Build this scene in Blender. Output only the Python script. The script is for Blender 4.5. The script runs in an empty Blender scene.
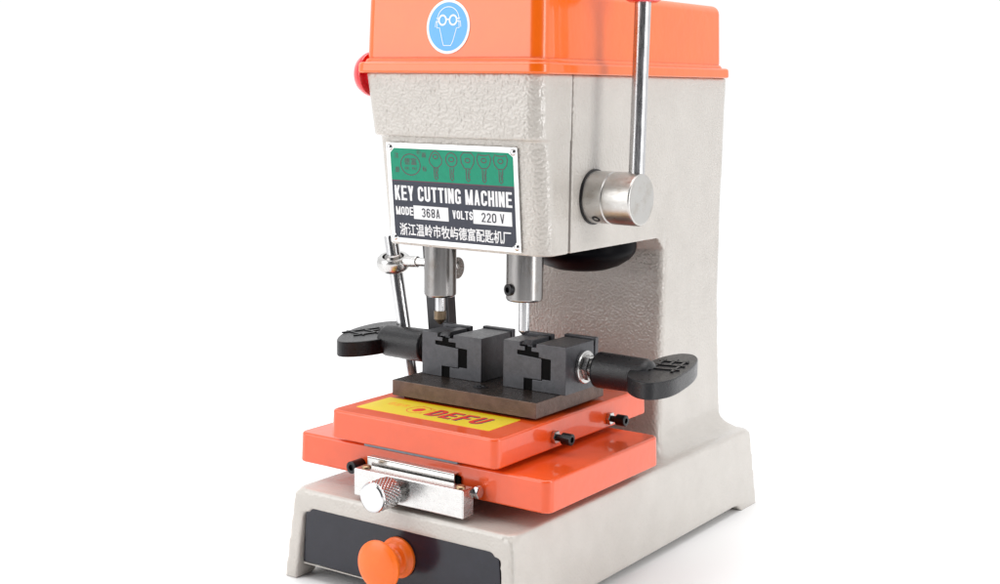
import bpy, bmesh, math, random
from mathutils import Vector, Matrix, noise
random.seed(7)
sc = bpy.context.scene
col = sc.collection
R = math.radians
GZ = -0.6                      # ground height in the machine's own centimetres
CM = 0.01

# ------------------------------------------------------------------ materials
def new_mat(name):
    m = bpy.data.materials.new(name); m.use_nodes = True
    nt = m.node_tree
    return m, nt, nt.nodes['Principled BSDF']
def setp(b, **k):
    for n, v in k.items():
        b.inputs[n.replace('_', ' ')].default_value = v
def c4(c): return (c[0], c[1], c[2], 1)
def nnode(nt, typ, **k):
    n = nt.nodes.new(typ)
    for a, v in k.items(): setattr(n, a, v)
    return n
def noise_tex(nt, scale, detail=3, rough=.5, stretch=None):
    tc = nnode(nt, 'ShaderNodeTexCoord')
    mp = nnode(nt, 'ShaderNodeMapping')
    if stretch: mp.inputs['Scale'].default_value = stretch
    n = nnode(nt, 'ShaderNodeTexNoise')
    n.inputs['Scale'].default_value = scale; n.inputs['Detail'].default_value = detail
    n.inputs['Roughness'].default_value = rough
    nt.links.new(tc.outputs['Object'], mp.inputs[0]); nt.links.new(mp.outputs[0], n.inputs['Vector'])
    return n
def add_bump(nt, b, src, dist, strength=1.0, coat=False):
    bp = nnode(nt, 'ShaderNodeBump')
    bp.inputs['Distance'].default_value = dist; bp.inputs['Strength'].default_value = strength
    nt.links.new(src, bp.inputs['Height']); nt.links.new(bp.outputs[0], b.inputs['Normal'])
    if coat: nt.links.new(bp.outputs[0], b.inputs['Coat Normal'])
    return bp
def ramp(nt, src, stops):
    r = nnode(nt, 'ShaderNodeValToRGB'); e = r.color_ramp.elements
    while len(e) < len(stops): e.new(.5)
    for i, (p, c) in enumerate(stops):
        e[i].position = p; e[i].color = c4(c) if len(c) == 3 else c
    nt.links.new(src, r.inputs[0]); return r
def plain(name, c, rough, metal=0, spec=.5, coat=0, crough=.05, var=.0, vscale=.5, bump=0, bscale=3, rvar=0):
    m, nt, b = new_mat(name)
    setp(b, Base_Color=c4(c), Roughness=rough, Metallic=metal)
    b.inputs['Specular IOR Level'].default_value = spec
    b.inputs['Coat Weight'].default_value = coat; b.inputs['Coat Roughness'].default_value = crough
    if var:
        n = noise_tex(nt, vscale, 5, .6)
        r = ramp(nt, n.outputs['Fac'], [(.3, tuple(x*(1-var) for x in c)), (.7, tuple(min(1, x*(1+var)) for x in c))])
        nt.links.new(r.outputs[0], b.inputs['Base Color'])
    if rvar:
        n = noise_tex(nt, vscale*2.3, 5, .65)
        r = ramp(nt, n.outputs['Fac'], [(.3, (max(0, rough-rvar),)*3), (.7, (min(1, rough+rvar),)*3)])
        nt.links.new(r.outputs[0], b.inputs['Roughness'])
    if bump:
        n = noise_tex(nt, bscale, 2, .5)
        add_bump(nt, b, n.outputs['Fac'], bump)
    return m

def paint_beige():
    m, nt, b = new_mat('beige_hammered_paint')
    setp(b, Roughness=.4)
    b.inputs['Coat Weight'].default_value = 1; b.inputs['Coat Roughness'].default_value = .04
    n = noise_tex(nt, .35, 4, .6)
    r = ramp(nt, n.outputs['Fac'], [(.3, (.50, .466, .424)), (.7, (.55, .515, .472))])
    nt.links.new(r.outputs[0], b.inputs['Base Color'])
    # orange-peel lumps of two sizes
    tc = nnode(nt, 'ShaderNodeTexCoord'); nz = noise_tex(nt, 1.6, 1, .5)
    vm = nnode(nt, 'ShaderNodeVectorMath', operation='MULTIPLY_ADD'); vm.inputs[1].default_value = (.3, .3, .3)
    nt.links.new(nz.outputs['Color'], vm.inputs[0]); nt.links.new(tc.outputs['Object'], vm.inputs[2])
    vo = nnode(nt, 'ShaderNodeTexVoronoi'); vo.feature = 'SMOOTH_F1'; vo.inputs['Scale'].default_value = 4.1
    vo.inputs['Smoothness'].default_value = .8
    nt.links.new(vm.outputs[0], vo.inputs['Vector'])
    n1 = noise_tex(nt, 5.0, 0, .4)
    mx = nnode(nt, 'ShaderNodeMath', operation='MULTIPLY_ADD'); mx.inputs[1].default_value = -1.0
    nt.links.new(vo.outputs['Distance'], mx.inputs[0]); nt.links.new(n1.outputs['Fac'], mx.inputs[2])
    # the sprayed finish is coarser on the front than on the flanks
    geo = nnode(nt, 'ShaderNodeNewGeometry'); sp = nnode(nt, 'ShaderNodeSeparateXYZ'); nt.links.new(geo.outputs['True Normal'], sp.inputs[0])
    mr = nnode(nt, 'ShaderNodeMapRange'); mr.inputs[1].default_value = -.9; mr.inputs[2].default_value = -.2
    mr.inputs[3].default_value = 1.0; mr.inputs[4].default_value = .55
    nt.links.new(sp.outputs['Y'], mr.inputs[0])
    bp = add_bump(nt, b, mx.outputs[0], .00052, 1, True)
    # and thinner on the low base than on the head
    so = nnode(nt, 'ShaderNodeSeparateXYZ'); nt.links.new(tc.outputs['Object'], so.inputs[0])
    mz = nnode(nt, 'ShaderNodeMapRange'); mz.inputs[1].default_value = 9; mz.inputs[2].default_value = 16
    mz.inputs[3].default_value = .5; mz.inputs[4].default_value = 1
    nt.links.new(so.outputs['Z'], mz.inputs[0])
    mm = nnode(nt, 'ShaderNodeMath', operation='MULTIPLY'); nt.links.new(mr.outputs[0], mm.inputs[0]); nt.links.new(mz.outputs[0], mm.inputs[1])
    nt.links.new(mm.outputs[0], bp.inputs['Strength'])
    return m
def brushed(name, c, rough, stretch=(1, 1, 1), scale=6, bump=.00004, stain=None):
    m, nt, b = new_mat(name)
    setp(b, Base_Color=c4(c), Metallic=1, Roughness=rough)
    n = noise_tex(nt, scale, 4, .6, stretch)
    r = ramp(nt, n.outputs['Fac'], [(.25, (rough*.75,)*3), (.75, (min(1, rough*1.35),)*3)])
    nt.links.new(r.outputs[0], b.inputs['Roughness'])
    add_bump(nt, b, n.outputs['Fac'], bump)
    n2 = noise_tex(nt, .9, 5, .65)
    s = stain or tuple(x*.9 for x in c)
    r2 = ramp(nt, n2.outputs['Fac'], [(.25, s), (.5, c)])
    nt.links.new(r2.outputs[0], b.inputs['Base Color'])
    return m

M = {}
M['beige'] = paint_beige()
M['orange'] = plain('orange_enamel', (.8, .084, .008), .36, coat=.7, crough=.04, var=.05, vscale=.5, bump=.00022, bscale=1.3)
M['cover'] = plain('orange_gloss_enamel', (.86, .132, .0), .32, coat=.6, crough=.035, var=.04, vscale=.4, bump=.00028, bscale=1.0)
M['knob_orange'] = plain('orange_plastic', (.9, .155, .01), .32, var=.05, vscale=1, bump=.0001, bscale=2)
M['red'] = plain('red_plastic', (.72, .012, .02), .25, coat=.4)
M['chrome'] = brushed('bright_plated_steel', (.66, .66, .67), .16, (1, 1, .15), 5, .000001)
M['zinc'] = brushed('zinc_plated_steel', (.6, .595, .585), .24, (.3, 1, 1), 5, .000001)
M['steel'] = brushed('ground_steel', (.3, .29, .285), .22, (1, 1, .1), 8, .000002, stain=(.25, .225, .205))
M['hub'] = brushed('turned_steel', (.56, .55, .53), .33, (.5, 1, 1), 6, .00001, stain=(.47, .44, .4))
M['brass'] = plain('copper_coloured_tip', (.42, .3, .18), .4, 1, var=.2, vscale=2)
M['gunmetal'] = plain('phosphated_steel', (.072, .073, .081), .36, .35, var=.2, vscale=2.2, bump=.00012, bscale=14, rvar=.1)
M['plate'] = plain('oiled_raw_steel', (.115, .073, .057), .38, .5, var=.25, vscale=1.2, bump=.00025, bscale=9, rvar=.12)
M['plate_top'] = plain('dark_plate_steel', (.035, .026, .022), .3, .2, var=.3, vscale=1.6, bump=.00015, bscale=5, rvar=.1)  # plate's top face, coloured darker than its sides
M['black'] = plain('black_moulded_plastic', (.008, .008, .01), .31, spec=.4, bump=.0003, bscale=10, rvar=.06, vscale=1.4)
M['black_gloss'] = plain('black_gloss_plastic', (.002, .002, .003), .35, spec=.04)
M['screw'] = plain('black_oxide_screw', (.014, .014, .016), .32, .4)
M['drawer'] = plain('charcoal_drawer_paint', (.014, .015, .024), .2, spec=.4, coat=.05, var=.12, vscale=.8, bump=.0001, bscale=.8)
M['dark_gap'] = plain('dark_slide_and_gap_shade', (.004, .004, .004), .8, spec=.1)  # near-black colour standing in for shade in jaw slots and gaps
M['lever'] = brushed('satin_lever_steel', (.58, .58, .59), .27, (1, 1, .15), 5, .000002)
M['tip'] = plain('worn_tool_tip', (.2, .15, .1), .35, .9, var=.2, vscale=2)
M['rail'] = plain('blue_grey_steel', (.16, .19, .21), .4, .7, var=.2, vscale=2)
M['rubber'] = plain('dark_grey_bar', (.05, .05, .055), .42, .2, var=.15, vscale=1)
M['alu'] = plain('plate_silver_border', (.8, .8, .8), .3, .85, var=.05, vscale=1)
M['np_green'] = plain('nameplate_green', (.004, .27, .155), .42, spec=.3, bump=.00004, bscale=6, var=.06, vscale=2)
M['np_dark'] = plain('nameplate_charcoal', (.045, .05, .07), .45, spec=.3, var=.12, vscale=3)
M['np_white'] = plain('nameplate_white', (.85, .85, .86), .4)
M['np_maroon'] = plain('nameplate_maroon_line', (.1, .035, .06), .45)
M['ink'] = plain('black_ink', (.03, .03, .045), .5)
M['st_yellow'] = plain('sticker_yellow', (.9, .68, .015), .3, coat=.4, var=.04, vscale=.6)
M['st_red'] = plain('sticker_red', (.78, .03, .02), .35)
M['st_blue'] = plain('sticker_navy', (.03, .03, .14), .35)
M['sf_blue'] = plain('sign_blue', (.045, .36, .78), .3, coat=.3)
M['sf_white'] = plain('sign_white', (.85, .86, .86), .35, coat=.3)

# ------------------------------------------------------------------ helpers
def finish(bm, angle=32):
    bmesh.ops.recalc_face_normals(bm, faces=bm.faces)
    for f in bm.faces: f.smooth = True
    for e in bm.edges:
        if len(e.link_faces) == 2:
            e.smooth = e.calc_face_angle(0) < R(angle)
def obj(name, bm, mats, parent, angle=32, recalc=True):
    if recalc: finish(bm, angle)
    me = bpy.data.meshes.new(name); bm.to_mesh(me); bm.free()
    o = bpy.data.objects.new(name, me); col.objects.link(o)
    for m in (mats if isinstance(mats, (list, tuple)) else [mats]): me.materials.append(M[m])
    o.parent = parent
    wn = o.modifiers.new('weighted_normals', 'WEIGHTED_NORMAL'); wn.keep_sharp = True; wn.weight = 60
    return o
def nb(): return bmesh.new()
def join(dst, src, mi=None):
    me = bpy.data.meshes.new('t'); 
    if mi is not None:
        for f in src.faces: f.material_index = mi
    src.to_mesh(me); src.free(); dst.from_mesh(me); bpy.data.meshes.remove(me)
def bevel(bm, edges, w, seg=3):
    if w > 0 and edges:
        bmesh.ops.bevel(bm, geom=list(edges), offset=w, segments=seg, profile=.5, affect='EDGES', clamp_overlap=True)
def hexa(b0, b1, z0, z1, w=0, seg=3, vert=0, vseg=5):
    """b0/b1 = (x0,x1,y0,y1) at z0 and z1; vert = radius of the upright edges, w = the rest"""
    bm = nb()
    def ring(b, z): return [bm.verts.new(p) for p in ((b[0], b[2], z), (b[1], b[2], z), (b[1], b[3], z), (b[0], b[3], z))]
    a, c = ring(b0, z0), ring(b1, z1)
    bm.faces.new(a[::-1]); bm.faces.new(c)
    for i in range(4): bm.faces.new((a[i], a[(i+1) % 4], c[(i+1) % 4], c[i]))
    bmesh.ops.recalc_face_normals(bm, faces=bm.faces)
    if vert:
        bevel(bm, [e for e in bm.edges if abs(e.verts[0].co.z-e.verts[1].co.z) > .5*abs(z1-z0)], vert, vseg)
    if w:
        bevel(bm, [e for e in bm.edges if e.calc_face_angle(0) > R(40)], w, seg)
    return bm
def box(x0, x1, y0, y1, z0, z1, w=0, seg=2, **k):
    return hexa((x0, x1, y0, y1), (x0, x1, y0, y1), z0, z1, w, seg, **k)
def prism(poly, axis, a, b, w=0, seg=2):
    """poly: 2D points in the two remaining axes (in xyz order), extruded along axis from a to b"""
    bm = nb()
    def P(p, t):
        l = [p[0], p[1]]; l.insert(axis, t); return Vector(l)
    va = [bm.verts.new(P(p, a)) for p in poly]; vb = [bm.verts.new(P(p, b)) for p in poly]
    n = len(poly)
    bm.faces.new(va); bm.faces.new(vb[::-1])
    for i in range(n): bm.faces.new((va[i], vb[i], vb[(i+1) % n], va[(i+1) % n]))
    bmesh.ops.recalc_face_normals(bm, faces=bm.faces)
    if w: bevel(bm, [e for e in bm.edges if e.calc_face_angle(0) > R(40)], w, seg)
    return bm
def frame(d):
    d = Vector(d).normalized()
    u = Vector((0, 0, 1)) if abs(d.z) < .9 else Vector((1, 0, 0))
    s = u.cross(d).normalized(); t = d.cross(s)
    return d, s, t
def lathe(o, d, prof, n=48):
    """prof = [(t, r)] along direction d from o"""
    d, s, t = frame(d); o = Vector(o); bm = nb(); rings = []
    for (h, r) in prof:
        if r <= 1e-6: rings.append([bm.verts.new(o+d*h)])
        else: rings.append([bm.verts.new(o+d*h+(s*math.cos(2*math.pi*k/n)+t*math.sin(2*math.pi*k/n))*r) for k in range(n)])
    for A, B in zip(rings, rings[1:]):
        for k in range(n):
            k2 = (k+1) % n
            if len(A) == 1 and len(B) == 1: continue
            if len(A) == 1: bm.faces.new((A[0], B[k], B[k2]))
            elif len(B) == 1: bm.faces.new((A[k], B[0], A[k2]))
            else: bm.faces.new((A[k], B[k], B[k2], A[k2]))
    return bm
def rod(p0, p1, r0, r1=None, c=.08, n=40):
    p0, p1 = Vector(p0), Vector(p1); L = (p1-p0).length; r1 = r0 if r1 is None else r1
    c = min(c, L*.4, min(r0, r1)*.6)
    return lathe(p0, p1-p0, [(0, 0), (0, r0-c), (c*.3, r0-c*.3), (c, r0), (L-c, r1), (L-c*.3, r1-c*.3), (L, r1-c), (L, 0)], n)
def socket_screw(p, d, r, L, mi_body=0):
    """cap screw: cylinder head with a hex recess, pointing along d"""
    bm = lathe(p, d, [(0, 0), (0, r*.95), (.03, r), (L-.08*r, r), (L, r*.88), (L, r*.5), (L-.5*r, r*.48), (L-.5*r, 0)], 30)
    return bm
def hexnut(p, d, r, L):
    return lathe(p, d, [(0, 0), (0, r*.9), (L*.15, r), (L*.85, r), (L, r*.9), (L, 0)], 6)
def ell(cx, cy, rx, ry, n=48, a0=0, a1=2*math.pi):
    full = abs(a1-a0-2*math.pi) < 1e-6
    k = n if full else n+1
    return [(cx+rx*math.cos(a0+(a1-a0)*i/n), cy+ry*math.sin(a0+(a1-a0)*i/n)) for i in range(k)]
def flat(poly, z0=0., z1=.01):
    return prism(poly, 2, z0, z1)
def ribbon(pts, w, closed=False, z0=0., z1=.012):
    bm = nb(); n = len(pts); P = [Vector(p) for p in pts]; L = []; Rr = []
    for i in range(n):
        a = P[(i-1) % n] if (closed or i > 0) else P[i]
        b = P[(i+1) % n] if (closed or i < n-1) else P[i]
        t = (b-a); t = t.normalized() if t.length > 1e-9 else Vector((1, 0)); m = Vector((-t.y, t.x))
        L.append(P[i]+m*w/2); Rr.append(P[i]-m*w/2)
    lv = [[bm.verts.new((p.x, p.y, z)) for p in L] for z in (z0, z1)]
    rv = [[bm.verts.new((p.x, p.y, z)) for p in Rr] for z in (z0, z1)]
    for i in range(n if closed else n-1):
        j = (i+1) % n
        bm.faces.new((lv[1][i], rv[1][i], rv[1][j], lv[1][j])); bm.faces.new((lv[0][i], lv[0][j], rv[0][j], rv[0][i]))
        bm.faces.new((lv[0][i], lv[1][i], lv[1][j], lv[0][j])); bm.faces.new((rv[0][i], rv[0][j], rv[1][j], rv[1][i]))
    return bm
def text(s, x0, x1, y0, y1, bold=0., z0=0., z1=.02, shear=0., space=1.):
    cu = bpy.data.curves.new('txt', 'FONT'); cu.body = s; cu.offset = bold; cu.extrude = 0; cu.shear = shear
    cu.space_character = space; cu.resolution_u = 4
    o = bpy.data.objects.new('txt', cu); col.objects.link(o)
    dg = bpy.context.evaluated_depsgraph_get(); dg.update()
    me = bpy.data.meshes.new_from_object(o.evaluated_get(dg))
    bm = nb(); bm.from_mesh(me)
    bpy.data.objects.remove(o); bpy.data.curves.remove(cu); bpy.data.meshes.remove(me)
    xs = [v.co.x for v in bm.verts]; ys = [v.co.y for v in bm.verts]
    if not xs: return bm
    ax, bx, ay, by = min(xs), max(xs), min(ys), max(ys)
    for v in bm.verts:
        v.co = ((v.co.x-ax)/(bx-ax)*(x1-x0)+x0, (v.co.y-ay)/(by-ay)*(y1-y0)+y0, z1)
    ext = bmesh.ops.extrude_face_region(bm, geom=bm.faces[:])
    for v in [g for g in ext['geom'] if isinstance(g, bmesh.types.BMVert)]: v.co.z = z0
    return bm
def block(s, x0, x1, y0, y1, st, z0=0., z1=.02, shear=0., gap=.28, widths=None):
    """heavy condensed lettering built from strokes; each stroke lies a hair above the last"""
    bm = nb(); cnt = [0]
    wmap = {'I': .34, ' ': .38, 'M': 1.28, '1': .6}
    ws = [wmap.get(c, 1.) for c in s]
    tot = sum(ws)+gap*(len(s)-1); cell = (x1-x0)/tot; h = y1-y0; x = x0
    for c, wu in zip(s, ws):
        w = wu*cell; a = st; hs = a/2
        def Z(): cnt[0] += 1; return z1+.0006*(cnt[0] % 9)
        def rc(u0, v0, u1, v1): join(bm, prism([(x+u0, y0+v0), (x+u1, y0+v0), (x+u1, y0+v1), (x+u0, y0+v1)], 2, z0, Z()))
        def dg(u0, v0, u1, v1, f=1.):
            k = a*f/2*math.hypot(u1-u0, v1-v0)/abs(v1-v0)
            join(bm, prism([(x+u0-k, y0+v0), (x+u0+k, y0+v0), (x+u1+k, y0+v1), (x+u1-k, y0+v1)], 2, z0, Z()))
        def arc(pts, closed=False): join(bm, ribbon([(x+p[0], y0+p[1]) for p in pts], a, closed, z0, Z()))
        def rr(u0, v0, u1, v1, r, t0=0, t1=360, n=7):      # rounded-rectangle path, counter-clockwise from the right side's middle
            r = min(r, (u1-u0)/2-.001, (v1-v0)/2-.001); P = [(u1, (v0+v1)/2)]
            for cx, cy, q in ((u1-r, v1-r, 0), (u0+r, v1-r, 90), (u0+r, v0+r, 180), (u1-r, v0+r, 270)):
                if q == 180: P.append((u0, (v0+v1)/2))
                for i in range(n+1):
                    t = R(q+90*i/n); P.append((cx+r*math.cos(t), cy+r*math.sin(t)))
            P.append((u1, (v0+v1)/2)); return P
        m = h/2; rad = w*.48
        if c in 'KHEFNMTLDI': 
            if c == 'T': rc(w/2-hs, 0, w/2+hs, h-a*.5)
            else: rc(0, 0, a, h)
        if c == 'K': dg(a, m*.95, w-hs*1.1, h, 1); dg(w-hs*1.1, 0, a*1.2, m*1.15, 1)
        if c == 'E': rc(a*.5, 0, w, a*.9); rc(a*.5, h-a*.9, w, h); rc(a*.5, m-a*.42, w*.92, m+a*.42)
        if c == 'F': rc(a*.5, h-a*.9, w, h); rc(a*.5, m-a*.5, w*.88, m+a*.35)
        if c == 'L': rc(a*.5, 0, w, a*.9)
        if c == 'T': rc(0, h-a*.9, w, h)
        if c == 'Y': rc(w/2-hs, 0, w/2+hs, m); dg(w/2, m*.8, hs, h); dg(w/2, m*.8, w-hs, h)
        if c == 'H': rc(w-a, 0, w, h); rc(a*.5, m-a*.45, w-a*.5, m+a*.45)
        if c == 'N': rc(w-a, 0, w, h); dg(w-hs*1.1, 0, hs*1.1, h, .95)
        if c == 'M': rc(w-a, 0, w, h); dg(w/2, 0, hs, h, .85); dg(w/2, 0, w-hs, h, .85)
        if c == 'A': dg(hs, 0, w/2, h, .9); dg(w-hs, 0, w/2, h, .9); rc(w*.22, h*.22, w*.78, h*.22+a*.75)
        if c == 'V': dg(w/2, 0, hs, h, .9); dg(w/2, 0, w-hs, h, .9)
        if c == 'U': rc(0, m*.6, a, h); rc(w-a, m*.6, w, h); arc([(hs, m*.8)]+[(w/2-(w/2-hs)*math.cos(R(t)), hs+(w/2-hs)-(w/2-hs)*math.sin(R(t))) for t in range(0, 181, 15)]+[(w-hs, m*.8)])
        if c == 'D': arc([(a*.5, h-hs), (w*.45, h-hs)]+[(w-hs-rad*.85+rad*.85*math.cos(R(t)), h-hs-rad*.85+rad*.85*math.sin(R(t))) for t in range(75, -1, -15)]+[(w-hs-rad*.85+rad*.85*math.cos(R(t)), hs+rad*.85+rad*.85*math.sin(R(t))) for t in range(0, -76, -15)]+[(w*.45, hs), (a*.5, hs)])
        if c == 'O' or c == '0': arc(rr(hs, hs, w-hs, h-hs, rad)[:-1], True)
        if c == 'C' or c == 'G':
            P = rr(hs, hs, w-hs, h-hs, rad); P = P[2:-2]; arc([(w-hs, h*.68)]+P+[(w-hs, h*.32 if c == 'C' else h*.4)])
            if c == 'G': rc(w*.52, h*.36, w, h*.36+a*.8); rc(w-a, h*.05, w, h*.42)
        if c == 'S' or c == '5':
            P = [(w-hs, h*.7)]+[(w/2+(w/2-hs)*math.cos(R(t)), h*.75-hs*.5+(h*.25-hs*.5)*math.sin(R(t))) for t in range(15, 226, 15)]
            P += [(w/2+(w/2-hs)*math.cos(R(t)), h*.25+hs*.5+(h*.25-hs*.5)*math.sin(R(t))) for t in range(45, -196, -15)]
            arc(P)
        if c in '368':
            top = [(w/2+(w/2-hs)*math.cos(R(t)), h*.75-hs*.5+(h*.25-hs*.5)*math.sin(R(t))) for t in range(0, 360, 15)]
            bot = [(w/2+(w/2-hs)*math.cos(R(t)), h*.25+hs*.5+(h*.25-hs*.5)*math.sin(R(t))) for t in range(0, 360, 15)]
            if c == '8': arc(top, True); arc(bot, True)
            if c == '3': arc([(w/2+(w/2-hs)*math.cos(R(t)), h*.75-hs*.5+(h*.25-hs*.5)*math.sin(R(t))) for t in range(165, -91, -15)]); arc([(w/2+(w/2-hs)*math.cos(R(t)), h*.25+hs*.5+(h*.25-hs*.5)*math.sin(R(t))) for t in range(90, -166, -15)])
            if c == '6': arc([(w/2+(w/2-hs)*math.cos(R(t)), h*.3+hs*.4+(h*.3-hs*.6)*math.sin(R(t))) for t in range(0, 360, 15)], True); arc([(w-hs, h*.74)]+[(w/2+(w/2-hs)*math.cos(R(t)), h*.75-hs*.5+(h*.25-hs*.5)*math.sin(R(t))) for t in range(30, 181, 15)]+[(hs, h*.3)])
        if c == '2': arc([(w/2+(w/2-hs)*math.cos(R(t)), h*.72-hs*.5+(h*.28-hs*.5)*math.sin(R(t))) for t in range(170, -31, -15)]+[(w*.5, h*.36), (hs*1.1, hs)]); rc(0, 0, w, a*.85)
        x += w+gap*cell
    for v in bm.verts: v.co.x += (v.co.y-y0)*shear
    return bm
def place(bm, mat): bmesh.ops.transform(bm, matrix=mat, verts=bm.verts)
def remeshed(bm, name, mat, parent, voxel=.15, it=6):
    for f in bm.faces: f.smooth = True
    me = bpy.data.meshes.new('tmp'); bmesh.ops.triangulate(bm, faces=bm.faces); bm.to_mesh(me); bm.free()
    o = bpy.data.objects.new('tmp', me); col.objects.link(o)
    m = o.modifiers.new('r', 'REMESH'); m.mode = 'VOXEL'; m.voxel_size = voxel
    s = o.modifiers.new('s', 'SMOOTH'); s.factor = .5; s.iterations = it
    dg = bpy.context.evaluated_depsgraph_get(); dg.update()
    me2 = bpy.data.meshes.new_from_object(o.evaluated_get(dg))
    bpy.data.objects.remove(o); bpy.data.meshes.remove(me)
    me2.name = name
    for p in me2.polygons: p.use_smooth = True
    me2.materials.clear(); me2.materials.append(M[mat])
    r = bpy.data.objects.new(name, me2); col.objects.link(r); r.parent = parent
    return r

# ------------------------------------------------------------------ the machine
mach = bpy.data.objects.new('key_cutting_machine', None); col.objects.link(mach)
mach.location = (0, 0, -GZ*CM); mach.scale = (CM, CM, CM); mach.empty_display_size = 5
mach['label'] = 'beige cast key cutting machine with orange cover and trays on the white tabletop'
mach['category'] = 'key machine'

# ---- base casting
CX, CY = -11.15, 20.9
def taper(bm):
    for v in bm.verts:
        s = (v.co.z+.6)/7.5
        v.co.x = CX+(v.co.x-CX)*(1-.062*s); v.co.y = CY+(v.co.y-CY)*(1-.028*s)
BX0, BX1, BY0, BY1, BT = -22.5, .15, -.1, 41.8, 6.85
b = nb()
side = [(BY0, GZ), (2.0, GZ), (2.25, -.45), (2.4, -.1), (2.8, .05), (36.6, .05), (37.6, -.02), (38.1, -.25), (38.3, GZ), (BY1, GZ), (BY1, 6.5), (BY0, 6.5)]
for xa, xb in ((BX0, BX0+1.25), (BX1-1.25, BX1)):
    p = prism(side, 0, xa, xb); taper(p); join(b, p)
p = hexa((BX0, BX1, BY0, BY1), (BX0, BX1, BY0, BY1), 5.35, BT, 0, vert=1.1, vseg=6); taper(p); join(b, p)
p = box(BX0, BX1, 40.5, BY1, .3, 6); taper(p); join(b, p)
# small gussets rounding the inner top corners of the drawer opening
for xa, xb in ((BX0+1.1, BX0+1.9), (BX1-1.9, BX1-1.1)):
    p = box(xa, xb, BY0+.02, 1.2, 5.0, 5.5); taper(p)
    join(b, p)
# column with flared foot
cp = [(27.0, 5.6), (27.0, 27.0), (38.0, 27.0), (38.0, 20), (38.9, 12.0), (39.8, 5.6)]
cx0, cx1 = -17.9, -2.95
cb = prism(cp, 0, cx0, cx1)
bevel(cb, [e for e in cb.edges if all(abs(v.co.y-27) < .01 for v in e.verts) and abs(e.verts[0].co.z-e.verts[1].co.z) > 5], .6, 5)
join(b, cb)
for k in range(14):       # concave fillet where the column meets the base
    t = k/13*math.pi/2; r = 2.5
    w = r*(1-math.sin(t)); z = BT+r*(1-math.cos(t))
    join(b, hexa((cx0-w*.8, cx1+w*.8, 27.0-w, min(40.6, 39.2+w)), (cx0-w*.8, cx1+w*.8, 27.0-w, min(40.6, 39.2+w)), 6.2, max(6.9, z), 0, vert=.5))
# rear head box joined to the column
join(b, hexa((-18.9, -3.0, 11.62, 38.0), (-19.4, -2.95, 11.62, 38.3), 26.25, 40.0, 0))
# flares under the head's rear edge
join(b, prism([(27.2, 27), (25.9, 26.3), (27.2, 25.0)], 0, cx0, cx1))
body = remeshed(b, 'cast_body', 'beige', mach, .15, 7)
for f in (): pass

# ---- front housing (separate casting with the seam behind it)
f = nb()
join(f, hexa((-18.85, -3.03, 8.35, 11.5), (-19.25, -3.0, 7.35, 11.5), 26.2, 36, 0, vert=0))
join(f, hexa((-19.25, -2.9, 6.95, 11.5), (-19.75, -2.85, 6.75, 11.5), 35.15, 40.0, 0, vert=0))
# round the two upright front edges with a big radius before remeshing
def roundfront(parts):
    out = nb()
    for (b0, b1, z0, z1, r) in parts:
        bm = hexa(b0, b1, z0, z1)
        es = [e for e in bm.edges if abs(e.verts[0].co.z-e.verts[1].co.z) > .5*(z1-z0) and max(e.verts[0].co.y, e.verts[1].co.y) < 11]
        bevel(bm, es, r, 7); join(out, bm)
    return out
f.free()
f = roundfront([((-18.85, -3.03, 8.35, 11.5), (-19.2, -3.0, 7.4, 11.5), 26.2, 36.2, 1.25),
                ((-19.35, -2.95, 6.95, 11.5), (-20.0, -2.9, 6.7, 11.5), 35.05, 40.0, 1.25)])
remeshed(f, 'front_housing', 'beige', mach, .12, 6)
M['gasket'] = plain('seam_sealant', (.16, .14, .125), .7)
obj('seam_gasket', box(-19.2, -3.07, 11.3, 11.8, 26.4, 39.9), 'gasket', mach)

# ---- top cover
def sheet_cover():
    bm = nb()
    join(bm, hexa((-20.5, -2.4, 6.2, 38.6), (-20.45, -2.45, 6.25, 38.55), 39.98, 40.85, .22, 3, vert=1.25, vseg=7))
    join(bm, hexa((-19.85, -2.85, 6.8, 37.4), (-19.7, -3.0, 7.0, 37.2), 40.6, 46.4, .75, 5, vert=1.1, vseg=7))
    join(bm, box(-18.2, -3.9, 8, 36, 39.6, 40.2))
    return bm
cover = obj('top_cover', sheet_cover(), 'cover', mach, 50)
# soft rolled step between rim and cover wall
st = hexa((-20.1, -2.65, 6.55, 37.95), (-19.95, -2.78, 6.7, 37.6), 40.8, 41.15, .12, 2, vert=1.15, vseg=7)
obj('rolled_rim', st, 'cover', cover, 50)

# eye-protection sign on the cover's front
sg = nb(); k = 1.0
def A(bm, mi): 
    join(sg, bm, mi)
A(flat(ell(0, 0, 2.05, 2.05, 72), 0, .03), 0)
A(flat(ell(0, 0, 1.84, 1.84, 72), .03, .036), 1)
hd = ell(0, .55, 1.02, .95, 24, 0, math.pi)                       # top of the head
A(ribbon(hd, .05, False, .036, .042), 0)
A(ribbon([(-1.02, .55), (-1.05, -.02), (-1.22, .0), (-1.15, .45)], .05, False, .036, .042), 0)
A(ribbon([(1.02, .55), (1.05, -.02), (1.22, .0), (1.15, .45)], .05, False, .036, .042), 0)
A(ribbon([(-1.08, -.08), (-.8, -.08), (-.5, -1.1), (-.38, -1.42), (.3, -1.42), (.5, -1.1), (.82, -.08), (1.08, -.08)], .05, False, .036, .042), 0)
for s in (-1, 1):
    A(ribbon(ell(.5*s-.03, .5, .34, .36, 28), .13, True, .036, .046), 0)
    A(ribbon([(.85*s, .6), (1.12*s, .66)], .06, False, .036, .042), 0); A(ribbon([(.85*s, .42), (1.12*s, .36)], .06, False, .036, .042), 0)
A(ribbon([(-.2, .56), (.15, .56)], .1, False, .036, .042), 0)
place(sg, Matrix.Translation((-11.4, 6.89, 43.5)) @ Matrix.Rotation(R(90), 4, 'X') @ Matrix.Rotation(R(-2.5), 4, 'X'))
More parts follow.
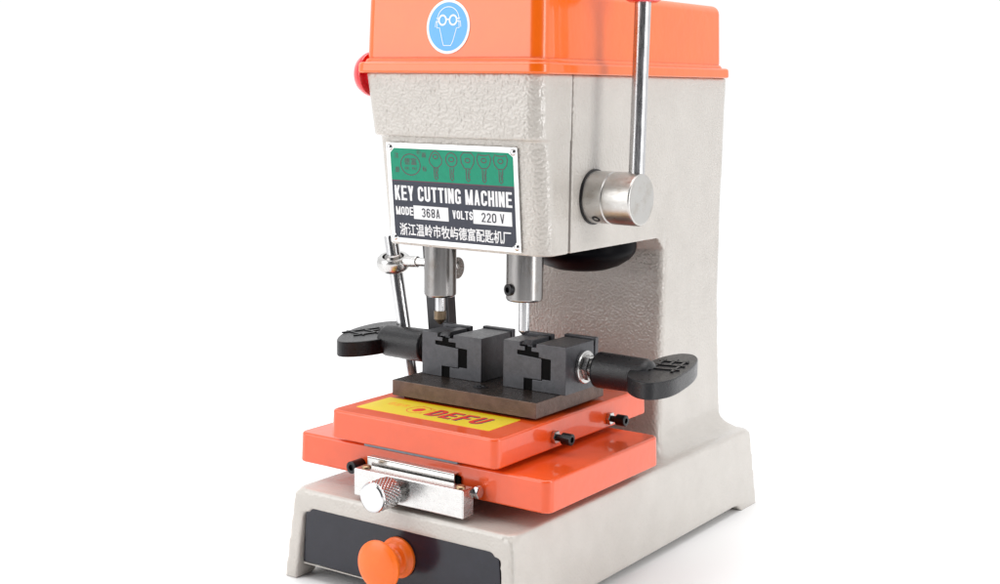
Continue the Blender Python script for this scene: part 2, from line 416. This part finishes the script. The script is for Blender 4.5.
obj('eye_protection_sign', sg, ['sf_white', 'sf_blue'], cover, 30)

# ---- nameplate on the sloping front face
slope = math.atan2(.95, 9.8)
o = Vector((-17.95, 7.42, 34.5)); ex = Vector((1, 0, 0)); ey = Vector((0, -math.sin(slope), math.cos(slope))); ez = ex.cross(ey)
NP = Matrix((( ex.x, ey.x, ez.x, o.x), (ex.y, ey.y, ez.y, o.y), (ex.z, ey.z, ez.z, o.z), (0, 0, 0, 1)))
W, H = 12.7, 8.1
bm = nb(); t = box(0, W, -H, 0, -.06, .07, .03, 2); join(bm, t)
place(bm, NP); npl = obj('nameplate', bm, 'alu', mach)
def poly_round(x0, x1, y0, y1, r, n=6):
    pts = []
    for cx, cy, a in ((x1-r, y1-r, 0), (x0+r, y1-r, 90), (x0+r, y0+r, 180), (x1-r, y0+r, 270)):
        for i in range(n+1):
            t = R(a+90*i/n); pts.append((cx+r*math.cos(t), cy+r*math.sin(t)))
    return pts
def np_obj(name, parts, mats, parent=None):
    bm = nb()
    for p, mi in parts: join(bm, p, mi)
    place(bm, NP); return obj(name, bm, mats, parent or npl, 30)
z1, z2, z3 = .07, .085, .1
x0, x1 = .42, W-.38
np_obj('green_field', [(flat([(x0, -3.0), (x1, -3.0), (x1, -.75), (x1-.45, -.42), (x0+.4, -.42), (x0, -.8)], z1-.01, z2), 0)], ['np_green'])
np_obj('charcoal_field', [(flat([(x0, -3.04), (x0, -7.35), (x0+.35, -7.72), (x1-.4, -7.72), (x1, -7.3), (x1, -3.04)], z1-.01, z2), 0),
                          (flat([(x0, -3.07), (x1, -3.07), (x1, -2.98), (x0, -2.98)], z2, z2+.006), 1)], ['np_dark', 'np_maroon'])
# row of key drawings, the oval mark and the four small characters
dr = []
def key(x, bow, rb):
    top = -.62-rb
    if bow == 0: pts = [(x, -.5), (x+.35, -.72), (x+.62, -1.2), (x+.58, -1.5), (x+.18, -1.85), (x-.18, -1.85), (x-.58, -1.5), (x-.62, -1.2), (x-.35, -.72)]
    elif bow == 1: pts = ell(x, top, rb, rb, 26)
    elif bow == 2: pts = [(x-.35, -.55), (x+.35, -.55), (x+.64, -.85), (x+.6, -1.35), (x+.3, -1.8), (x-.3, -1.8), (x-.6, -1.35), (x-.64, -.85)]
    else: pts = [(x-.5, -.6), (x-.25, -.7), (x+.25, -.7), (x+.5, -.6), (x+.66, -.95), (x+.55, -1.4), (x+.25, -1.72), (x-.25, -1.72), (x-.55, -1.4), (x-.66, -.95)]
    dr.append((ribbon(pts, .07, True, z2, z2+.01), 0))
    dr.append((ribbon(ell(x, top+(.25 if bow == 0 else .02), .24, .17, 16), .07, True, z2, z2+.01), 0))
    w = .17
    teeth = [(x-w, -1.8), (x-w, -2.65), (x, -2.82), (x+w, -2.65), (x+w*.6, -2.5), (x+w, -2.38), (x+w*.5, -2.25), (x+w, -2.1), (x+w, -1.8)]
    dr.append((ribbon(teeth, .07, False, z2, z2+.01), 0))
    dr.append((ribbon([(x, -1.9), (x, -2.6)], .06, False, z2, z2+.01), 0))
for x, bw, rb in ((4.95, 0, .6), (6.5, 1, .55), (8.05, 2, .55), (9.6, 3, .5), (11.15, 3, .5)): key(x, bw, rb)
dr.append((ribbon(ell(2.42, -1.7, .98, .84, 44), .07, True, z2, z2+.01), 0))
for s, xa, ya, h in (('注', .85, -1.2, .42), ('册', .85, -2.35, .42), ('商', 3.6, -1.1, .42), ('标', 3.6, -2.2, .42), ('德', 1.82, -1.72, .55), ('富', 2.5, -1.72, .55), ('DE', 1.85, -2.1, .2), ('FU', 2.6, -2.1, .2), ('R', 3.22, -.75, .16)):
    dr.append((text(s, xa, xa+(h if len(s) == 1 else .4), ya, ya+h, 0, z2, z2+.01), 0))
dr.append((ribbon(ell(3.3, -.67, .17, .17, 20), .03, True, z2, z2+.01), 0))
np_obj('key_drawings', dr, ['np_maroon'])
np_obj('title_lettering', [(block('KEY CUTTING MACHINE', .66, 12.08, -4.62, -3.42, .205, z2, z3, gap=.2), 0)], ['np_white'])
np_obj('model_lettering', [(block('MODE', .68, 2.44, -5.82, -5.14, .125, z2, z3, gap=.2), 0),
                           (block('VOLTS', 6.35, 8.32, -5.82, -5.14, .125, z2, z3, gap=.2), 0),
                           (flat([(2.48, -6.08), (5.95, -6.08), (5.95, -4.98), (2.48, -4.98)], z2, z3), 0),
                           (flat([(8.35, -6.08), (12.0, -6.08), (12.0, -4.98), (8.35, -4.98)], z2, z3), 0),
                           (block('368A', 3.3, 5.1, -5.9, -5.16, .105, z3, z3+.008), 1),
                           (block('220 V', 9.15, 11.3, -5.9, -5.16, .105, z3, z3+.008), 1)], ['np_white', 'ink'])
np_obj('maker_lettering', [(text('浙江温岭市牧屿德富配匙机厂', .95, 11.85, -7.5, -6.46, .014, z2, z3), 0)], ['np_white'])
for (x, y) in ((.38, -.38), (W-.36, -.36), (.36, -H+.4), (W-.38, -H+.42)):
    bm = lathe((x, y, .05), (0, 0, 1), [(0, 0), (0, .27), (.05, .27), (.12, .2), (.17, .1), (.18, 0)], 24)
    place(bm, NP); obj('rivet', bm, 'chrome', npl, 60)

# ---- motor can in the bay behind the head
obj('motor_can', lathe((-8.2, 21.9, 27.5), (0, 0, -1), [(0, 0), (0, 4.7), (2.0, 4.7), (2.35, 4.62), (2.9, 4.2), (3.5, 3.3), (3.85, 2.3), (4.0, 1.2), (4.02, 0)], 64), 'black_gloss', mach, 40)

# ---- red push button on the far side
rb = lathe((-19.3, 8.6, 39.9), (-1, 0, 0), [(0, 0), (0, 1.2), (.9, 1.2), (.92, 1.75), (1.1, 1.8), (1.35, 1.72), (1.75, 1.5), (2.1, 1.1), (2.3, .6), (2.36, 0)], 40)
obj('push_button', rb, 'red', mach, 50)

# ---- drawer
dw = nb()
join(dw, box(-21.0, -1.45, .55, 2.0, .75, 5.5, .05, 2))
join(dw, box(-20.8, -1.65, 2.0, 22, .8, 4.9))
for v in dw.verts:
    s = (v.co.z+.6)/7.5; v.co.x = CX+(v.co.x-CX)*(1-.062*s+.012)
drawer = obj('drawer', dw, 'drawer', mach)
obj('drawer_lip', box(-20.9, -1.2, .45, .62, .66, .73, .02, 1), 'beige', drawer)
kn = lathe((-11.05, .55, 3.2), (0, -1, 0), [(0, 0), (0, 1.55), (.12, 1.62), (.3, 1.6), (.42, 1.42), (.55, 1.3), (.72, 1.22), (.85, .92), (1.15, .78), (1.6, .8), (2.0, 1.1), (2.2, 1.6), (2.32, 1.9), (2.45, 1.98), (2.6, 1.96), (2.68, 1.84), (2.72, 1.7), (2.8, 1.62), (2.92, 1.2), (2.98, .6), (3.0, 0)], 64)
obj('drawer_knob', kn, 'knob_orange', drawer, 40)

# ---- slides and trays
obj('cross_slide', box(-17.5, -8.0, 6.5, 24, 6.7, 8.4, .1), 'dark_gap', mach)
def tray(x0, x1, y0, y1, z0, z1, name, r=.75, e=.2):
    return obj(name, hexa((x0, x1, y0, y1), (x0+.08, x1-.08, y0+.08, y1-.08), z0, z1, e, 4, vert=r, vseg=6), 'orange', mach, 50)
lower = tray(-23.75, .95, 2.95, 20.0, 8.15, 10.65, 'lower_tray')
obj('slide_rail', box(-16.4, -7.2, 2.72, 21, 10.66, 11.02, .04), 'rail', mach)
upper = tray(-19.6, -3.15, 2.15, 25.2, 10.98, 13.3, 'upper_tray', .7)
# yellow sticker with raised lettering
ys = nb(); sw, sh = 13.1, 4.35
join(ys, flat(poly_round(0, sw, 0, sh, .1), 0, .02), 0)
LZ = .02
join(ys, block('DEFU', 6.05, 11.3, 1.02, 3.12, .42, LZ, LZ+.006, .12, .3), 2)
join(ys, block('DEFU', 5.95, 11.2, 1.1, 3.2, .36, LZ+.006, LZ+.016, .12, .3), 1)
join(ys, ribbon(ell(4.75, 2.15, .95, 1.05, 36, R(35), R(325)), .07, False, LZ, LZ+.01), 1)
join(ys, ribbon([(4.3, 3.3), (5.9, 2.9), (5.5, 1.2)], .05, False, LZ, LZ+.01), 1)
join(ys, flat([(4.3, 1.75), (4.75, 1.5), (5.15, 1.95), (5.2, 2.5), (4.85, 2.8), (4.4, 2.5)], LZ, LZ+.012), 1)
for s, xa in (('德', 1.9), ('富', 2.6), ('牌', 3.3)): join(ys, text(s, xa-.6, xa, 2.2, 3.1, 0, LZ, LZ+.006), 3)
M['st_or'] = plain('sticker_faded_orange', (.85, .33, .03), .35)
place(ys, Matrix.Translation((-18.35, 4.05, 13.3)))
stk = obj('yellow_sticker', ys, ['st_yellow', 'st_red', 'st_blue', 'st_or'], upper, 30)
# adjusting screws through the tray's right side
for (y, z) in ((10.0, 11.95), (18.5, 11.8)):
    t = nb()
    join(t, hexnut((-3.2, y, z), (1, 0, 0), .55, .35), 0)
    ns = obj('lock_nut', t, 'zinc', upper, 25)
    t = nb(); join(t, rod((-2.95, y, z), (-2.2, y, z), .27)); join(t, socket_screw((-2.35, y, z), (1, 0, 0), .47, .85))
    obj('adjusting_screw', t, 'screw', upper, 35)

# ---- feed bracket with knurled knob
br = nb()
join(br, box(-15.8, -5.2, .75, 2.15, 7.2, 9.4, .12, 3))
brk = obj('feed_bracket', br, 'zinc', mach)
ch = nb()
join(ch, box(-15.9, -7.3, 2.5, 2.68, 8.2, 9.95, .06)); join(ch, box(-15.9, -7.3, 2.5, 3.9, 9.78, 9.96, .06)); join(ch, box(-15.6, -7.5, 2.7, 3.2, 8.3, 9.7), 0)
obj('channel_strip', ch, 'zinc', brk)
obj('channel_shade', box(-15.4, -7.0, 2.75, 3.4, 8.3, 9.7), 'dark_gap', brk)  # black block coloured as the shade inside the open channel
for x in (-15.1, -5.95):
    obj('slotted_screw', lathe((x, 1.5, 9.36), (0, 0, 1), [(0, 0), (0, .38), (.12, .38), (.2, .28), (.2, 0)], 24), 'brass', brk)
obj('end_nut', hexnut((-5.25, 2.45, 8.95), (1, 0, 0), .5, .42), 'chrome', brk, 25)
obj('cap_screw', socket_screw((-16.9, 3.05, 9.0), (0, -1, 0), .5, 1.35), 'screw', brk, 35)
def knurl(p, d, r, L, n=168, rows=36):
    d, s, t = frame(d); bm = nb(); rings = []; p = Vector(p)
    tri = lambda x: abs((x % 1)*2-1)
    for i in range(rows+1):
        h = L*i/rows; ring = []
        for k in range(n):
            a = k/n
            u = tri(a*28+h*2.2); v = tri(a*28-h*2.2)
            e = .05*(min(u, v)*1.6)
            rr = r-.08+min(e, .1)*(1 if 0 < i < rows else 0)
            ring.append(bm.verts.new(p+d*h+(s*math.cos(2*math.pi*a)+t*math.sin(2*math.pi*a))*rr))
        rings.append(ring)
    for A_, B_ in zip(rings, rings[1:]):
        for k in range(n): bm.faces.new((A_[k], B_[k], B_[(k+1) % n], A_[(k+1) % n]))
    bm.faces.new(rings[0][::-1])
    # chamfered smooth front face
    A_ = rings[-1]
    for h, rr in ((L+.1, r-.1), (L+.17, r-.22), (L+.17, 0)):
        if rr: 
            B_ = [bm.verts.new(p+d*h+(s*math.cos(2*math.pi*k/n)+t*math.sin(2*math.pi*k/n))*rr) for k in range(n)]
            for k in range(n): bm.faces.new((A_[k], B_[k], B_[(k+1) % n], A_[(k+1) % n]))
            A_ = B_
        else: bm.faces.new(A_)
    return bm
t = nb(); join(t, knurl((-11.75, .2, 8.35), (0, -1, 0), 1.22, 2.0)); 
obj('knurled_knob', t, 'chrome', brk, 28)
obj('knob_shank', rod((-11.75, .9, 8.35), (-11.75, .1, 8.35), .6), 'zinc', brk)

# ---- vise plate
pl = box(-18.25, -3.95, 8.55, 18.9, 13.5, 14.8, .06, 2)
for fc in pl.faces: 
    fc.normal_update()
    fc.material_index = 1 if fc.normal.z > .9 else 0
plate = obj('vise_plate', pl, ['plate', 'plate_top'], mach)
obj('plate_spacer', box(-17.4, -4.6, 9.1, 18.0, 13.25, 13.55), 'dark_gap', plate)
for x in (-10.7,):
    obj('cap_screw', lathe((x, 10.6, 14.79), (0, 0, 1), [(0, 0), (0, .62), (.05, .62), (.08, .55), (.08, .3), (.02, .28), (.02, 0)], 30), 'screw', plate)

# ---- the two vises
def vise(x0, w, hgt):
    root = None
    z0 = 14.805; g = .008
    def pt(l): return [(x0+u*w, z0+v*hgt) for u, v in l]
    L = pt([(0, 0), (.34, 0), (.34, .25), (.625-g, .25), (.625-g, .7), (.23, .73), (.23, .73+.09), (.35, .82), (.35, .91), (.27, .91), (.27, 1), (0, 1)])
    Rr = pt([(.47, 0), (1, 0), (1, 1), (.53, 1), (.53, .91), (.45, .91), (.45, .82), (.57, .82), (.57, .713), (.625, .708), (.76, .7), (.76, .27), (.625, .27), (.625, .24), (.47, .24)])
    ya, yb, yc, yd = 12.0, 16.3, 16.5, 17.05; yl = 14.75
    a = nb(); join(a, prism(L, 1, ya, yl, .05)); 
    lv = obj('vise_jaw', a, 'gunmetal', mach)                       # fixed jaw
    a = nb(); join(a, prism(Rr, 1, ya+.02, yb, .06)); obj('sliding_jaw', a, 'gunmetal', lv)
    a = nb()
    rl = prism([(x0+.27*w, z0+hgt*.94), (x0+.27*w, z0+hgt*1.0), (x0+.3*w, z0+hgt*1.035), (x0+.43*w, z0+hgt*1.035), (x0+.43*w, z0+hgt*.94)], 1, ya+.1, yl+.1)
    for v in rl.verts:
        if v.co.y < ya+.2 and v.co.z > z0+hgt*.95: v.co.y += .45
    bevel(rl, [e for e in rl.edges if e.calc_face_angle(0) > R(40)], .03, 2); join(a, rl)
    join(a, box(x0+.36*w, x0+.44*w, ya+.3, yl, z0+.74*hgt, z0+.97*hgt, .02))
    obj('clamp_rail', a, 'gunmetal', lv)
    a = nb()
    join(a, box(x0, x0+.46*w, yl+.2, yl+.75, z0, z0+hgt*1.07, .08)); join(a, box(x0+.02*w, x0+.44*w, yl-.1, yl+.3, z0, z0+hgt*.85)); join(a, box(x0+.5*w, x0+w, yc, yd, z0, z0+hgt*1.04, .08))
    join(a, box(x0+.5*w, x0+.985*w, yb-.1, yc+.1, z0, z0+hgt*.86))
    join(a, box(x0+.3*w, x0+.8*w, ya+.1, yb-.1, z0+.02, z0+hgt*.72), 1); join(a, box(x0+.2*w, x0+.6*w, ya+.12, yl, z0+.7*hgt, z0+hgt*.9), 1)  # near-black filler behind the openings, painted in as their shade
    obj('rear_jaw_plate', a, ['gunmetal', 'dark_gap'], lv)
    return lv
vl = vise(-17.8, 6.15, 3.68)
vr = vise(-9.45, 6.0, 3.9)

# ---- wing handles that close the vises
def spline(pts, n=8):
    out = []; N = len(pts)
    for i in range(N):
        p0, p1, p2, p3 = (Vector(pts[(i+j-1) % N]) for j in range(4))
        for k in range(n):
            t = k/n
            out.append(tuple(.5*((2*p1)+(-p0+p2)*t+(2*p0-5*p1+4*p2-p3)*t*t+(-p0+3*p1-3*p2+p3)*t**3)))
    return out
def wing_handle(x_face, sgn, out, zt, za, xe, ribs_at, th=1.35):
    y = 14.7; L = abs(xe-x_face)
    a = nb()
    prof = [(0, 0), (0, 1.25), (.12, 1.42), (.3, 1.46), (L*.6, 1.42), (L-.7, 1.4), (L-.3, 1.25), (L-.05, .9), (L+.08, .4), (L+.1, 0)]
    join(a, lathe((x_face, y, za), (sgn, 0, 0), prof, 48))
    bl = prism(spline(out), 2, zt-th, zt, 0)
    bevel(bl, [e for e in bl.edges if e.calc_face_angle(0) > R(60)], .1, 3)
    join(a, bl)
    h = obj('clamp_handle', a, 'black', mach, 50)
    # cast ribs on the wing
    cx, cy, ang = ribs_at; rbm = nb()
    for (u0, v0, u1, v1) in ((-.9, -2.2, -.9, 2.6), (.9, -2.2, .9, 2.6), (-1.3, -1.4, 1.3, -1.4), (-1.3, .2, 1.3, .2), (-1.2, 1.8, 1.2, 1.8), (0, .2, 0, 2.9)):
        rbm2 = ribbon([(u0, v0), (u1, v1)], .2, False, -.02, .1); join(rbm, rbm2)
    place(rbm, Matrix.Translation((cx, cy, zt)) @ Matrix.Rotation(R(ang), 4, 'Z'))
    obj('cast_mark', rbm, 'black', h)
    return h
OR = [(1.6, 13.2), (2.6, 11.3), (4.1, 10.1), (5.3, 10.3), (5.85, 12.3), (5.4, 15.5), (4.7, 18.3), (3.7, 20.8), (2.55, 22.1), (1.5, 21.7), (1.05, 19.6), (1.25, 16.5)]
hr = wing_handle(-2.15, 1, OR, 17.35, 16.7, 2.9, (3.3, 16.4, 12))
OLf = [(-24.2, 10.9), (-25.3, 10.1), (-26.4, 10.9), (-27.9, 13.4), (-28.9, 16.6), (-29.1, 19.6), (-28.3, 21.4), (-26.6, 20.8), (-24.6, 18.0), (-23.4, 14.8), (-23.5, 12.6)]
hl = wing_handle(-19.2, -1, OLf, 16.95, 16.6, -24.3, (-26.6, 15.4, -14))
for hnd, x, s in ((hr, -3.44, 1), (hl, -17.81, -1)):
    a = nb(); y = 14.7
    join(a, lathe((x, y, 16.75), (s, 0, 0), [(0, 0), (0, 1.3), (.08, 1.35), (.28, 1.35), (.34, 1.28), (.34, 1.0), (.36, 0)], 48))
    join(a, hexnut((x+.36*s, y, 16.75), (s, 0, 0), 1.08, .55)); join(a, rod((x, y, 16.75), (x+2*s, y, 16.75), .7))
    obj('washer', a, 'zinc', hnd, 30)

# ---- spindles and tools
def spindle(x, y, z0, r, tr, tz, brass):
    s = obj('spindle', lathe((x, y, 27.0), (0, 0, -1), [(0, 0), (0, r), (27-z0-.22, r), (27-z0-.06, r-.09), (27-z0, r-.2), (27-z0, 0)], 56), 'steel', mach, 35)
    if brass:
        obj('guide_pin', rod((x, y, z0+.3), (x, y, tz+1.0), tr), 'chrome', s)
        obj('guide_tip', lathe((x, y, tz+1.1), (0, 0, -1), [(0, 0), (0, tr*1.25), (.7, tr*1.25), (1.15, tr*.35), (1.17, 0)], 20), 'tip', s)
    else:
        obj('cutter', lathe((x, y, z0+.3), (0, 0, -1), [(0, 0), (0, tr), (z0+.3-tz-.45, tr), (z0+.3-tz-.3, tr*.9), (z0+.3-tz, tr*.25), (z0+.3-tz, 0)], 28), 'lever', s)
        d = Vector((-.30, -.95, 0)).normalized()
        obj('set_screw', socket_screw(Vector((x, y, 22.9))+d*(r-.12), d, .48, .4), 'screw', s, 35)
    return s
spindle(-16.65, 13.0, 21.45, 1.35, .42, 19.1, True)
spindle(-8.12, 13.0, 21.9, 1.5, .46, 19.05, False)

# ---- lever with hub
Y0, Z0 = 14.95, 30.48
hub = obj('lever_hub', lathe((-3.1, Y0, Z0), (1, 0, 0), [(0, 0), (0, 2.05), (.1, 2.07), (1.9, 2.07), (1.98, 1.97), (2.08, 1.97), (2.16, 2.07), (4.28, 2.07), (4.42, 2.0), (4.5, 1.85), (4.5, 0)], 72), 'hub', mach, 35)
obj('hub_seal', lathe((-3.05, Y0, Z0), (1, 0, 0), [(0, 0), (0, 2.2), (.22, 2.2), (.22, 0)], 48), 'black', hub)
d = Vector((0, -.62, -.78)).normalized()
obj('set_screw', socket_screw(Vector((-1.95, Y0, Z0))+d*(1.9), d, .36, .2), 'screw', hub, 35)
lev = obj('lever', rod((.72, 15.15, 31.6), (.75, 15.42, 45.9), .63, .63, .05, 48), 'lever', mach)
lk = lathe((.75, 15.42, 45.5), (0, .02, 1), [(0, 0), (0, 1.05), (.15, 1.3), (.6, 1.75), (1.4, 2.05), (2.2, 1.95), (2.9, 1.5), (3.3, .8), (3.45, 0)], 48)
obj('lever_knob', lk, 'red', lev, 60)

# ---- lift rod on the far side with its rod end
p0, p1 = Vector((-21.55, 16.0, 10.2)), Vector((-24.45, 16.0, 25.8))
lr = obj('lift_rod', rod(p0, p1, .62), 'chrome', mach)
d = (p1-p0).normalized(); ce = Vector((-24.35, 16.0, 23.4))
dr_ = (Vector((-.1, 0, 1))+Vector((.6, -.8, 0))*.34).normalized(); ce = Vector((-24.12, 16.0, 23.42))
re = lathe(ce-dr_*.5, dr_, [(-.1, .98), (-.1, 1.25), (.05, 1.4), (.3, 1.48), (.7, 1.48), (.95, 1.4), (1.1, 1.25), (1.1, .98), (-.1, .98)], 48)
a = nb(); join(a, re); join(a, rod((-22.8, 16, 23.6), (-21.4, 16, 23.68), .5, .5)); join(a, rod((-21.6, 16, 23.67), (-16.9, 16, 23.75), .38))
ro = obj('rod_end', a, 'zinc', mach, 40)
obj('ball_joint', lathe(ce-dr_*.95, dr_, [(.1, 0)]+[(.95-.95*math.cos(R(t)), .97*math.sin(R(t))) for t in range(35, 150, 8)]+[(1.8, 0)], 36), 'steel', ro)
obj('round_nut', rod((-17.9, 16, 23.5), (-17.0, 16, 23.5), .95), 'zinc', ro)

# ---- dark guide bar behind the left spindle
gb = hexa((-20.6, -18.3, 17.2, 18.6), (-22.1, -19.6, 17.2, 18.6), 10.55, 26.6, .25, 3)
obj('guide_bar', gb, 'rubber', mach)

# ------------------------------------------------------------------ tabletop
def tabletop():
    m, nt, b = new_mat('matt_white_tabletop'); setp(b, Base_Color=(.96, .96, .96, 1), Roughness=.55)
    b.inputs['Specular IOR Level'].default_value = .3
    n = noise_tex(nt, 3, 3, .5); r = ramp(nt, n.outputs['Fac'], [(.3, (.955, .955, .955)), (.7, (.965, .965, .965))])
    nt.links.new(r.outputs[0], b.inputs['Base Color'])
    bm = nb(); bmesh.ops.create_grid(bm, x_segments=4, y_segments=4, size=1.3)
    me = bpy.data.meshes.new('tabletop'); bm.to_mesh(me); bm.free(); me.materials.append(m)
    o = bpy.data.objects.new('tabletop', me); col.objects.link(o); o['kind'] = 'structure'
    return o
tabletop()

# ------------------------------------------------------------------ light: a white tent, dark on the photographer's side
w = bpy.data.worlds.new('World'); sc.world = w; w.use_nodes = True
nt = w.node_tree; bg = nt.nodes['Background']
tc = nnode(nt, 'ShaderNodeTexCoord')
def wdot(vec):
    v = Vector(vec).normalized()
    n = nnode(nt, 'ShaderNodeVectorMath', operation='DOT_PRODUCT'); n.inputs[1].default_value = v
    nt.links.new(tc.outputs['Generated'], n.inputs[0]); return n.outputs['Value']
r = ramp(nt, wdot((.56, -.83, .25)), [(.55, (1.03, 1.03, 1.035)), (.76, (.07, .07, .075))])
nt.links.new(r.outputs[0], bg.inputs['Color']); bg.inputs['Strength'].default_value = 1.0
def area(name, loc, target, size, power, colr=(1, 1, 1), sy=None):
    l = bpy.data.lights.new(name, 'AREA'); l.energy = power; l.color = colr; l.size = size
    if sy: l.shape = 'RECTANGLE'; l.size_y = sy
    o = bpy.data.objects.new(name, l); col.objects.link(o); o.location = loc
    o.rotation_euler = (Vector(target)-Vector(loc)).to_track_quat('-Z', 'Y').to_euler()
T = (-.1, .15, .22)
area('softbox_key', (-1.05, -1.3, .8), T, 1.1, 13, (1, .99, .98), 1.3)
area('softbox_side', (1.45, .2, .55), (0, .17, .3), .4, 9, (1, 1, 1), 1.3)
area('floor_fill_top', (-.35, .3, 1.7), (-.1, .2, 0), 1.6, 24)  # added overhead fill that lifts the tabletop to white

# ------------------------------------------------------------------ camera
yaw, pit, rol, F = R(34.555), R(8.514), R(.655), 1381.6
fw = Vector((-math.sin(yaw)*math.cos(pit), math.cos(yaw)*math.cos(pit), -math.sin(pit)))
r_ = Vector((math.cos(yaw), math.sin(yaw), 0)); u_ = r_.cross(fw)
rt = r_*math.cos(rol)+u_*math.sin(rol); up = u_*math.cos(rol)-r_*math.sin(rol)
cam = bpy.data.cameras.new('camera'); co = bpy.data.objects.new('camera', cam); col.objects.link(co)
loc = Vector((52.963, -79.186, 39.130-GZ))*CM
co.matrix_world = Matrix(((rt.x, up.x, -fw.x, loc.x), (rt.y, up.y, -fw.y, loc.y), (rt.z, up.z, -fw.z, loc.z), (0, 0, 0, 1)))
cam.sensor_width = 36; cam.lens = F/1000*36; cam.clip_start = .02; cam.clip_end = 100
sc.camera = co
sc.view_settings.view_transform = 'Standard'; sc.view_settings.look = 'None'; sc.view_settings.exposure = 0; sc.view_settings.gamma = 1
sc.render.resolution_x = 1024; sc.render.resolution_y = 598
